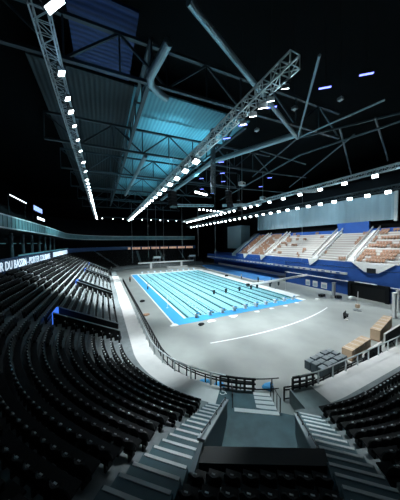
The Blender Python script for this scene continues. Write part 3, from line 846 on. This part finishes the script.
blob('blue_bag',-3.3,-16.1,.5,.4,M['bluedeck'],'blue bag on the floor behind the fence closest to the wheelchair symbols','bag')
blob('blue_bag',.5,-18.0,.5,.35,M['bluedeck'],'blue bag on the floor behind the fence above the white steps','bag')
blob('white_parcel',28.6,-3.0,.5,.3,M['white'],'small white parcel on the floor right of the pool corner','parcel')
blob('white_parcel',35.6,-6.0,.9,.6,M['white'],'white cloth bundle on the floor against the gateway side','cloth')
blob('trolley_bag',-4.8,13,.5,.4,M['black'],'small dark bag on the grey floor left of the pool','bag')
blob('trolley_bag',-5.6,4.5,.6,.3,M['brown'],'brown bundle on the grey floor near the left fence','bag')
blob('trolley_bag',27.9,31,.7,.6,M['black'],'black bag on the white deck between pool and blue mat','bag')

# ------------------------------------------------------------ people (small in view, one continuous skinned body)
def person(x,y,z,rz,top,lab,arms=0.,sit=False):
    e=empty('person',(x,y,z),rz,label=lab,cat='person')
    V=[(0,0,.95),(0,0,1.2),(0,0,1.42),(0,.01,1.52),(0,.02,1.62),
       (.2,0,1.40),(.27,.02+arms*.1,1.14),(.29,.1+arms*.25,.9),
       (-.2,0,1.40),(-.27,.02,1.14),(-.29,.08,.9),
       (.1,0,.9),(.12,.04,.5),(.12,0,.08),(.12,.14,.04),
       (-.1,0,.9),(-.12,-.02,.5),(-.13,-.08,.08),(-.13,.06,.04)]
    E_=[(0,1),(1,2),(2,3),(3,4),(2,5),(5,6),(6,7),(2,8),(8,9),(9,10),(0,11),(11,12),(12,13),(13,14),(0,15),(15,16),(16,17),(17,18)]
    R=[.15,.14,.15,.06,.09,.075,.05,.04,.075,.05,.04,.1,.07,.05,.04,.1,.07,.05,.04]
    me=bpy.data.meshes.new('body'); me.from_pydata(V,E_,[]); o=bpy.data.objects.new('body',me); col.objects.link(o); o.parent=e
    me.materials.append(top)
    md=o.modifiers.new('skin','SKIN'); o.modifiers.new('sub','SUBSURF').levels=1
    for i,sv in enumerate(me.skin_vertices[0].data): sv.radius=(R[i],R[i]*.75 if i<3 else R[i])
    me.skin_vertices[0].data[0].use_root=True
    # head
    b=MB(); n=10; vs=[]
    for j in range(1,7):
        t=PI*j/7
        for k in range(n): a=2*PI*k/n; vs.append((.085*math.sin(t)*math.cos(a),.1*math.sin(t)*math.sin(a)+.02,1.66+.125*math.cos(t)))
    fs=[(j*n+k,(j+1)*n+k,(j+1)*n+(k+1)%n,j*n+(k+1)%n) for j in range(5) for k in range(n)]+[tuple(range(n)),tuple(5*n+k for k in reversed(range(n)))]
    b.add(vs,fs); b.add([(-.015,.11,1.66),(.015,.11,1.66),(0,.145,1.64),(0,.11,1.69)],[(0,1,2),(0,2,3),(1,3,2)]); b.build('head',M['skin'],e,smooth=True)
    b=MB(); b.add([(v[0]*1.06,v[1]*1.06-.012,v[2]*1.0+.012) for v in vs[:3*n]],[(j*n+k,(j+1)*n+k,(j+1)*n+(k+1)%n,j*n+(k+1)%n) for j in range(2) for k in range(n)]+[tuple(range(n))]); b.build('hair',M['black'],e,smooth=True)
    # trousers
    b=MB(); b.tube([(.1,0,.96),(.12,.04,.5),(.12,0,.1)],.1,8,radii=[.13,.095,.075]); b.tube([(-.1,0,.96),(-.12,-.02,.5),(-.13,-.08,.1)],.1,8,radii=[.13,.095,.075]); b.build('trousers',M['trous'],e)
    return e
person(-4.5,37.2,0,2.8,M['shirtb'],'person in a reddish top standing on the floor left of the far pool end')
person(-1.6,23.3,.04,-1.2,M['shirtw'],'person in a pale top standing on the blue deck at the left pool edge')
person(29.3,24,.04,1.5,M['shirtw'],'person in a pale top on the white deck right of the pool')
person(30.3,17,.04,2.2,M['shirtd'],'person in dark clothes by the near corner of the blue mat')
person(-9.2,60.0,1.2,1.,M['shirtw'],'person in white standing at the far end of the left stand')
person(32.6,14,0,1.,M['shirtd'],'person in dark clothes on the floor beside the crane arm')

# ------------------------------------------------------------ ceiling
# lit roof deck panels
struct(MB().box(-20,-7.0,2,75,36.2,36.5).build('ceiling_side',corrugated('roof_deck_shaded',(.03,.05,.06),(.015,.03,.035),.45,'X')))  # same deck in darker colours, its shade put into the material
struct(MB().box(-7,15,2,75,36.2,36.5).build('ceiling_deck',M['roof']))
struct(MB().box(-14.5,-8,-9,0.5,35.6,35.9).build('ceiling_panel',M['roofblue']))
def box_truss(name,P0,P1,w,h,bay,m,lab,cr=.05,br_=.03,zig=True):
    P0=Vector(P0);P1=Vector(P1); d=(P1-P0); L=d.length; d.normalize(); x=d.cross(Vector((0,0,1))).normalized(); z=x.cross(d)
    e=empty(name,P0,label=lab,cat='truss')
    c=[(-w/2,-h/2),(w/2,-h/2),(w/2,h/2),(-w/2,h/2)]
    b=MB()
    for (i,j) in c: b.bar(x*i+z*j,x*i+z*j+d*L,cr*2)
    b.build('chord',m,e)
    b=MB(); n=max(1,int(L/bay))
    for k in range(n+1):
        q=d*(L*k/n); Q=[x*i+z*j+q for i,j in c]
        for s in range(4): b.bar(Q[s],Q[(s+1)%4],br_*2)
        if k<n:
            q2=d*(L*(k+1)/n); Q2=[x*i+z*j+q2 for i,j in c]
            for s in range(4):
                if k%2: b.bar(Q[s],Q2[(s+1)%4],br_*2)
                else: b.bar(Q[(s+1)%4],Q2[s],br_*2)
    b.build('lacing',m,e); return e
TL=box_truss('lighting_truss',(-14.6,-17.5,25),(-14.9,84,25),.8,.8,.8,M['alu'],'long lattice lighting truss on the left running away from the camera',cr=.035,br_=.015)
TRt=box_truss('lighting_truss',(0.4,-20.6,25),(.4,86,25),.9,.9,.9,M['alu'],'long lattice lighting truss over the pool starting upper right',cr=.055,br_=.03)
TA=box_truss('lighting_truss',(33.5,-20,25),(32,86,25),.8,.8,.9,M['alu'],'upper lattice lighting truss hanging above the grey curtain on the right',cr=.06,br_=.03)
TBt=box_truss('lighting_truss',(36,-20,22),(35,86,22),.8,.8,.9,M['darkbeam'],'lower lattice lighting truss with dense lamps on the right',cr=.06,br_=.03)
box_truss('lighting_truss',(8,30,24),(20,26,24),.6,.6,.9,M['alu'],'short lattice truss hanging between the long trusses over the pool')
box_truss('lighting_truss',(-14,86,26),(40,86,26),.6,.6,1.2,M['darkbeam'],'crosswise lighting truss at the far end of the arena')

# roof girders
def planar(P0,P1,h,n,lab,m=M['beam'],w=.35):
    P0=Vector(P0);P1=Vector(P1); e=empty('roof_girder',P0,label=lab,cat='girder'); d=P1-P0
    b=MB(); b.bar((0,0,0),d,w,w*.8); b.bar((0,0,h),d+Vector((0,0,h)),w,w*.8); b.build('chord',m,e)
    b=MB()
    for k in range(n):
        a=d*(k/n); c=d*((k+1)/n)
        b.bar(a,c+Vector((0,0,h)),w*.55) if k%2 else b.bar(a+Vector((0,0,h)),c,w*.55)
        b.bar(a,a+Vector((0,0,h)),w*.4)
    b.build('web',m,e); return e
gir=[(-6.5,'nearest crosswise roof girder, edging the lit roof deck'),(10,'second crosswise roof girder beyond the lit roof edge'),(24,'third crosswise roof girder over the pool'),(40,'fourth crosswise roof girder over the pool'),(58,'fifth crosswise roof girder near the far end'),(76,'farthest crosswise roof girder')]
for i,(y,lab) in enumerate(gir):
    planar((-20,y,29.5 if i else 30.5),(26,y-2,29.5 if i else 30.5),4.2,9,lab,M['darkbeam'],.4)
for (p,q,h,n,lab) in (((-6.6,-8,31),(-8.2,80,31),3.5,16,'lengthwise roof girder along the left edge of the lit roof deck'),((10,-3,31.5),(9,80,31.5),3.5,12,'lengthwise roof girder above the pool centre')):
    planar(p,q,h,n,lab,M['darkbeam'],.45)
node=Vector((15,-9,28))
for k,(a,q,r,lab) in enumerate(((node,(-6.5,-18.2,28),.25,'long teal diagonal roof tube rising to the upper left'),(node,(5.3,-19,28.4),.12,'thin teal roof tube rising steeply from the meeting point'),(node,(16.7,-18.8,28),.11,'roof tube fanning out to the right from the meeting point'),(node,(22,-18.2,28.3),.14,'lower roof tube fanning out to the right'),((20.6,-5,28),(27.6,34.5,28),.16,'roof tube running away above the upper right truss'),((20.6,-5,28),(24,-19,28),.14,'roof tube at the right joining the long pair'),((18,-13.3,28),(46,0,29),.13,'roof tube slanting down to the right over the tribune, leftmost'),((19.7,-16.6,28),(42,-9,29),.13,'roof tube slanting down to the right edge over the tribune'),(node,(24,12,29.5),.12,'thin roof tube from the meeting point toward the hall centre'),((13,-3,28.2),(26,-2,28.2),.12,'short crosswise roof tube near the meeting point'),((15,6,28.2),(34,4,28.2),.12,'crosswise roof tube beyond the meeting point'),((17,20,28.2),(44,17,28.2),.12,'long crosswise roof tube in the distance'),((24,-12,29),(40,14,29),.14,'roof tube running away over the tribune'))):
    b=MB(); b.tube([Vector(a),Vector(q)],r,10); tag(b.build('roof_tube',M['duct'] if k<3 else M['beam']),lab,'tube')
# bent duct
b=MB(); b.tube([(-6.9,-15.1,28),(-7.5,-11.2,28),(-7.3,-10.3,28),(-6.5,-9.6,28),(-5.3,-9.0,28)],.36,12); 
tag(b.build('ventilation_duct',M['duct']),'bent pale blue ventilation duct hanging under the dark roof','duct')
b=MB(); b.tube([(-4.2,9,29),(-4.6,44,29)],.4,12); tag(b.build('ventilation_duct',M['duct']),'long straight duct running along the lit roof deck','duct')
b=MB(); b.tube([(15.2,-9.5,28.6),(8.1,5,28.4),(8.1,44,28.4)],.45,12); tag(b.build('ventilation_duct',M['duct']),'thick pale duct above the right half of the pool','duct')

# lamps
def flood(size,m,yoke=True):
    r=empty('floodlight',(0,0,-60))
    s=size
    b=MB(); b.box(-.5*s,.5*s,-.35*s,.35*s,0,.35*s); b.box(-.4*s,.4*s,-.28*s,.28*s,.35*s,.45*s)
    ho=b.build('housing',M['steel'],r)
    b=MB(); b.box(-.45*s,.45*s,-.31*s,.31*s,-.06*s,-.0); b.build('lens',m,ho)
    b=MB(); b.bar((-.55*s,0,.1*s),(-.55*s,0,.85*s),.06*s); b.bar((.55*s,0,.1*s),(.55*s,0,.85*s),.06*s); b.bar((-.58*s,0,.85*s),(.58*s,0,.85*s),.06*s); b.build('yoke',M['black'],r)
    return reg(r)
big=flood(1.0,M['lens']); used=set()
def put(proto,loc,rot,label,group,sc_=1.):
    o=proto if proto.name not in used else copy_tree(proto); used.add(proto.name)
    o.location=loc; o.rotation_euler=rot; o.scale=(sc_,)*3; tag(o,label,'floodlight',group); return o
def face(loc,target):
    d=(Vector(target)-Vector(loc)).normalized(); return (-d).to_track_quat('Z','Y').to_euler()
spots=[]
def spot(loc,target,power,angle=80,color=(.86,.98,1.),blend=.6,size=.4):
    l=bpy.data.lights.new('flood_or_added_beam','SPOT'); l.energy=power; l.spot_size=math.radians(angle); l.spot_blend=blend; l.color=color; l.shadow_soft_size=size
    o=bpy.data.objects.new('flood_or_added_beam',l); col.objects.link(o); o.location=loc; d=(Vector(target)-Vector(loc)); o.rotation_euler=d.to_track_quat('-Z','Y').to_euler(); return o
# left truss lamps
nearL=[(-17.2,.01),(-13.9,.6),(-11.2,.55),(-9.4,.6),(-7,.5),(-4,.5),(-1,.5),(3.0,.7),(7,.6)]
labL=['big multi lamp head at the near end of the left truss','single lamp on the left truss, second from its near end','single lamp on the left truss, third from its near end','single lamp on the left truss, fourth from its near end','lamp on the left truss, fifth from its near end','lamp on the left truss, sixth from its near end','lamp on the left truss, seventh from its near end','bright lamp on the left truss, eighth from its near end','lamp on the left truss, ninth from its near end']
bigp=Vector((-13.9,-18.0,24.4)); v=(CAM+Vector((6,6,0))-bigp).normalized(); xx=(r2*math.cos(.55)+u2*math.sin(.55)); xx=(xx-v*xx.dot(v)).normalized(); yv=(-v).cross(xx)
e=empty('floodlight',bigp,label='big multi lens floodlight head at the near end of the left truss',cat='floodlight',group='lamps on the left truss near half')
e.rotation_euler=Matrix((xx,yv,-v)).transposed().to_euler(); e.scale=(.62,.62,.62); e.location=(-13.75,-18.15,24.45)
MB().box(-.85,.85,-.3,.3,.02,.4).build('housing',M['steel'],e)
for q in range(6): MB().box(-.8+q*.27,-.8+q*.27+.24,-.24,.24,-.05,.02).build('lens',M['lens'],e)
MB().bar((-.9,0,.2),(-.9,0,.9),.06).bar((-.9,0,.9),(0,0,.9),.06).build('yoke',M['black'],e)
for k,(y,s) in enumerate(nearL):
    if k==0: continue
    p=(-14.15,y,24.1); put(big,p,face(p,(-2,y+3,0) if k else (-4,-26,8)),labL[k],'lamps on the left truss near half',s)
yy=12.
while yy<82:
    p=(-14.3,yy,24.1); put(big,p,face(p,(-3,yy-4,0)),'lamp in the dense bright row on the far part of the left truss','lamps on the left truss far half',.7); yy+=2.6 if yy<40 else 4
# pool truss lamps
for k,(x,y,s) in enumerate(((.9,-19.3,.55),(.9,-17.8,.6),(.9,-16.9,.8),(.9,-15.6,.7),(.9,-14.2,.6))):
    p=(x,y,24.1)
    put(big,p,face(p,(12,y+14,4)),['lamp under the near end of the pool truss, topmost','lamp under the pool truss, second from its near end','lamp under the pool truss, third from its near end','lamp under the pool truss, fourth from its near end','lamp under the pool truss, fifth from its near end'][k],'lamps under the near end of the pool truss',s)
yy=-4.
while yy<82:
    p=(.4,yy,24.0); put(big,p,face(p,(6,yy-12,4)),'lamp in the row shining along the middle of the pool truss','lamps along the pool truss',1.1 if yy<20 else .95); yy+=4.2 if yy<30 else 5
# right rows
yy=-16.
while yy<82:
    p=(33-.0*yy,yy,24.1); put(big,p,face(p,(8,yy-8,2)),'bright lamp on the upper right truss above the curtain','lamps on the upper right truss',.95); yy+=5.2 if yy<20 else 3.2
yy=-15
while yy<82:
    p=(35.3,yy,21.2); put(big,p,face(p,(8,yy-8,2)),'bright lamp in the dense row on the lower right truss','lamps on the lower right truss',.9); yy+=3.2 if yy<50 else 4
# hanging cluster of white bar lights near centre
for k in range(7):
    p=(17+k*1.6,30+k*.3,23.2+.1*(k%2)); put(big,p,face(p,(12,0,0)),'bright lamp in the cluster hanging over the pool centre','lamps of the centre cluster',.55)
for k in range(5):
    p=(8.5+k*.9,14+k*.4,24.5); put(big,p,face(p,(0,-20,6)),'lamp in the short tilted row right of the pool truss','short tilted lamp row',.6)
for k in range(10):
    p=(-12+k*5,85.6,25.3); put(big,p,face(p,(p[0],0,0)),'small lamp on the crosswise truss at the far end','lamps on the far crosswise truss',.5)
# blue batten lamps under the roof
def batten():
    r=empty('blue_batten',(0,0,-60)); MB().box(-.6,.6,-.1,.1,0,.15).build('housing',M['black'],r); MB().box(-.55,.55,-.08,.08,-.08,0).build('tube_lamp',M['lensblue'],r); MB().tube([(0,0,.15),(0,0,12)],.012,5).build('hanger',M['black'],r); return reg(r)
bt=batten()
BL=[(8.8,-17.2,28,.25),(10.7,-19.9,28,.25),(6.1,-12.7,28,.2),(5.3,-8.4,28,.15),(5.2,-4.6,28,.1),(12,8,30,0),(16,14,30,0),(20,20,30,0),(13,20,30,0),(18,30,30,0),(24,34,30,0),(30,12,30,0),(34,20,30,0)]
for k,(x,y,z,rz) in enumerate(BL):
    o=bt if k==0 else copy_tree(bt); o.location=(x,y,z); o.rotation_euler.z=-.7
    tag(o,['bright blue batten lamp, the middle one of three upper right','bright blue batten lamp, the highest at upper right','blue batten lamp just right of the pool truss end','blue batten lamp beside the pool truss, second lowest','blue batten lamp beside the pool truss, lowest'][k] if k<5 else 'tiny blue batten lamp far off under the dark roof','lamp','blue batten lamps')
# small square speakers/houselights
for k,(px,q) in enumerate(((0,(8.9,-13.5,28)),(1,(13.8,-15.8,29)),(2,(8,-8,28)))):
    e=empty('house_light',q,label=['small pale square fitting below the left blue batten at upper right','small pale square fitting below the highest blue batten','small pale square fitting beside the diagonal roof tube'][k],cat='light fitting')
    MB().box(-.25,.25,-.25,.25,0,.3).build('housing',M['steel'],e); MB().box(-.2,.2,-.2,.2,-.03,0).build('diffuser',M['nosing'],e); MB().tube([(0,0,.3),(0,0,12)],.012,5).build('hanger',M['black'],e)
# hanging speaker clusters
for (x,y,z,n,lab) in ((11.5,4.5,22.5,6,'dark loudspeaker array hanging beside the upper right truss'),(-1,3,21,5,'dark loudspeaker array hanging on chains from the pool truss'),(24,18,24,5,'dark loudspeaker array hanging over the right of the pool')):
    e=empty('speaker_array',(x,y,z),.5,label=lab,cat='loudspeaker')
    for k in range(n):
        T=Matrix.Translation((0,-.12*k*k*.12,-k*.55))@Matrix.Rotation(-.08*k,4,'X')
        MB().box(-.7,.7,-.4,.4,-.25,.25,T).build('cabinet',M['black'],e)
    b=MB(); b.tube([(-.5,0,.2),(-.5,0,8)],.03,5); b.tube([(.5,0,.2),(.5,0,8)],.03,5); b.box(-.8,.8,-.3,.3,.25,.4); b.build('hoist_chain',M['steel'],e)
# white projector boxes
for (x,y,z,lab) in ((14.5,4,24.5,'white projector box hanging under the roof right of the pool truss'),(22,6,22.5,'white camera box hanging from the upper right truss')):
    e=empty('projector_box',(x,y,z),.3,label=lab,cat='projector')
    MB().box(-.7,.7,-.4,.4,-.35,.35).build('case',M['walk'],e); b=MB(); b.tube([(0,0,.35),(0,0,6)],.04,6); b.build('hanger',M['steel'],e); MB().tube([(0,-.4,0),(0,-.55,0)],.18,12).build('lens',M['black'],e)
box_truss('lattice_rig',(17.5,16.5,22.3),(26,11,22.3),1.6,.35,.7,M['alu'],'white lattice frame hanging above the right side of the pool',cr=.05,br_=.035)
box_truss('lattice_rig',(27.5,1.5,23.6),(31.5,-.8,23.6),1.2,.35,.7,M['alu'],'small white lattice frame hanging just under the upper right truss',cr=.05,br_=.035)
box_truss('chain_hoist_mast',(2.6,-5,19.5),(2.61,-5,28.5),.45,.45,.6,M['darkbeam'],'dark vertical lattice mast hanging beside the pool truss',cr=.04,br_=.03)
# hanging cables
for k,(x,y,z0,z1) in enumerate(((6,60,6,29),(10,62,4,29),(13,60,5,29),(22,60,5,29),(28,55,6,29),(-1,58,4,29),(16,6,18,29),(20,25,8,29),(38,8,7,29))):
    b=MB(); b.tube([(x,y,z0),(x,y,z1)],.05 if y>30 else .03,5); tag(b.build('hanging_cable',M['steel']),'thin vertical cable hanging from the roof over the arena','cable','thin hanging cables')

# ------------------------------------------------------------ light
C1=(.86,.97,1.)
K=2.2
for y in (6,18,32,46): spot((-13.9,y,23.7),(4,y+6,0),7500*K,66,C1)
for y in (-4,6,16,30,44): spot((1.5,y,23.6),(11,y+7,0),6600*K,72,C1)
for (x,y,a,p) in ((2,-9,50,6500),(9,-12,52,7000),(18,-12,56,8000),(-4,-3,50,6000)): spot((1.5,-8,23.6),(x,y,0),p*K,a,(.92,.98,1.),blend=.5)
spot((32.5,-12,23.6),(24,-12,0),9000*K,56,(.92,.98,1.))
for y in (0,12,24,38,54): spot((32.5,y,23.6),(16,y+3,0),9000*K,66,C1)
for (y,p) in ((6,5200),(22,4200),(38,3200)): spot((-13.9,y,23.6),(-8.3,y+2,1),p*K,34,(.95,.98,1.),blend=.6)
for y in (-10,4,18,32): spot((34,y,21.),(46,y-2,9),4800*K,90,(.93,.98,1.))
for y in (-4,12,28): spot((34,y,21),(39,y,2),3500*K,80,C1)
for y in (0,14,28): spot((40,y,26),(54,y+2,20.5),1700*K,80,(.62,.88,1.))  # spots added to brighten the curtain, no fixture at these points
for y in (12,26,44): spot((-13.9,y,23.6),(-17,y+1,5),22000*K,60,C1)
for y in (12,32): spot((-13.9,y,24),(-26,y+6,18),5000*K,70,(.5,.95,1.))
spot((1.5,-15,23.6),(-3.4,-20.8,1),5200*K,27,(.75,.95,1.),blend=.7)
spot((-13.9,-12,23.6),(-7.6,-10.5,1),8500*K,30,C1,blend=.8)
spot((1.5,-17,23.6),(-9.6,-22.6,4),6500*K,17,(.85,.97,1.),blend=.8)  # this and the next narrow spot are added to brighten the stair nosings
spot((1.5,-17,23.6),(-1.6,-25,4),4200*K,15,(.85,.97,1.),blend=.8)
spot((1.5,-15,23.6),(8,-22,1),3500*K,34,C1,blend=.8)
# added point lights standing in for lamp spill on the trusses
def spill(x,y,z,p,c=(.6,.9,1.)):
    l=bpy.data.lights.new('added_spill','POINT'); l.energy=p; l.color=c; l.shadow_soft_size=.25; o=bpy.data.objects.new('added_spill',l); col.objects.link(o); o.location=(x,y,z)
for y in (-19,-14,-8,0,10,22): spill(1.6,y,23.6,70)
for y in (-15,-9,-3,6,18): spill(-13.6,y,23.8,30,(.4,.7,1.))
for y in (-14,-4,8,24): spill(33.5,y,23.6,60)
# teal spots added to wash the roof deck, without fixtures
for (x,y,p) in ((2,11,5200),(9,12,5000),(4,30,4500),(11,34,3500),(2,52,2500)): spot((x,y,26),(x,y+1,36),p,96,(.28,.80,1.),size=.6,blend=.9)
spot((-9,20,27),(-10,22,36),200,120,(.22,.7,1.))
spot((-11,-8,27),(-11,-5,36),150,110,(.2,.5,1.))
w=bpy.data.worlds.new('world'); sc.world=w; w.use_nodes=True
w.node_tree.nodes['Background'].inputs[0].default_value=(.1,.35,.45,1); w.node_tree.nodes['Background'].inputs[1].default_value=.02

sc.view_settings.view_transform='Standard'; sc.view_settings.look='None'; sc.view_settings.exposure=0; sc.view_settings.gamma=1
sc.view_settings.use_curve_mapping=False
sc.cycles.max_bounces=5; sc.cycles.diffuse_bounces=3; sc.cycles.glossy_bounces=2; sc.cycles.transparent_max_bounces=6; sc.cycles.transmission_bounces=2
sc.cycles.use_denoising=True
sc.cycles.sample_clamp_indirect=4
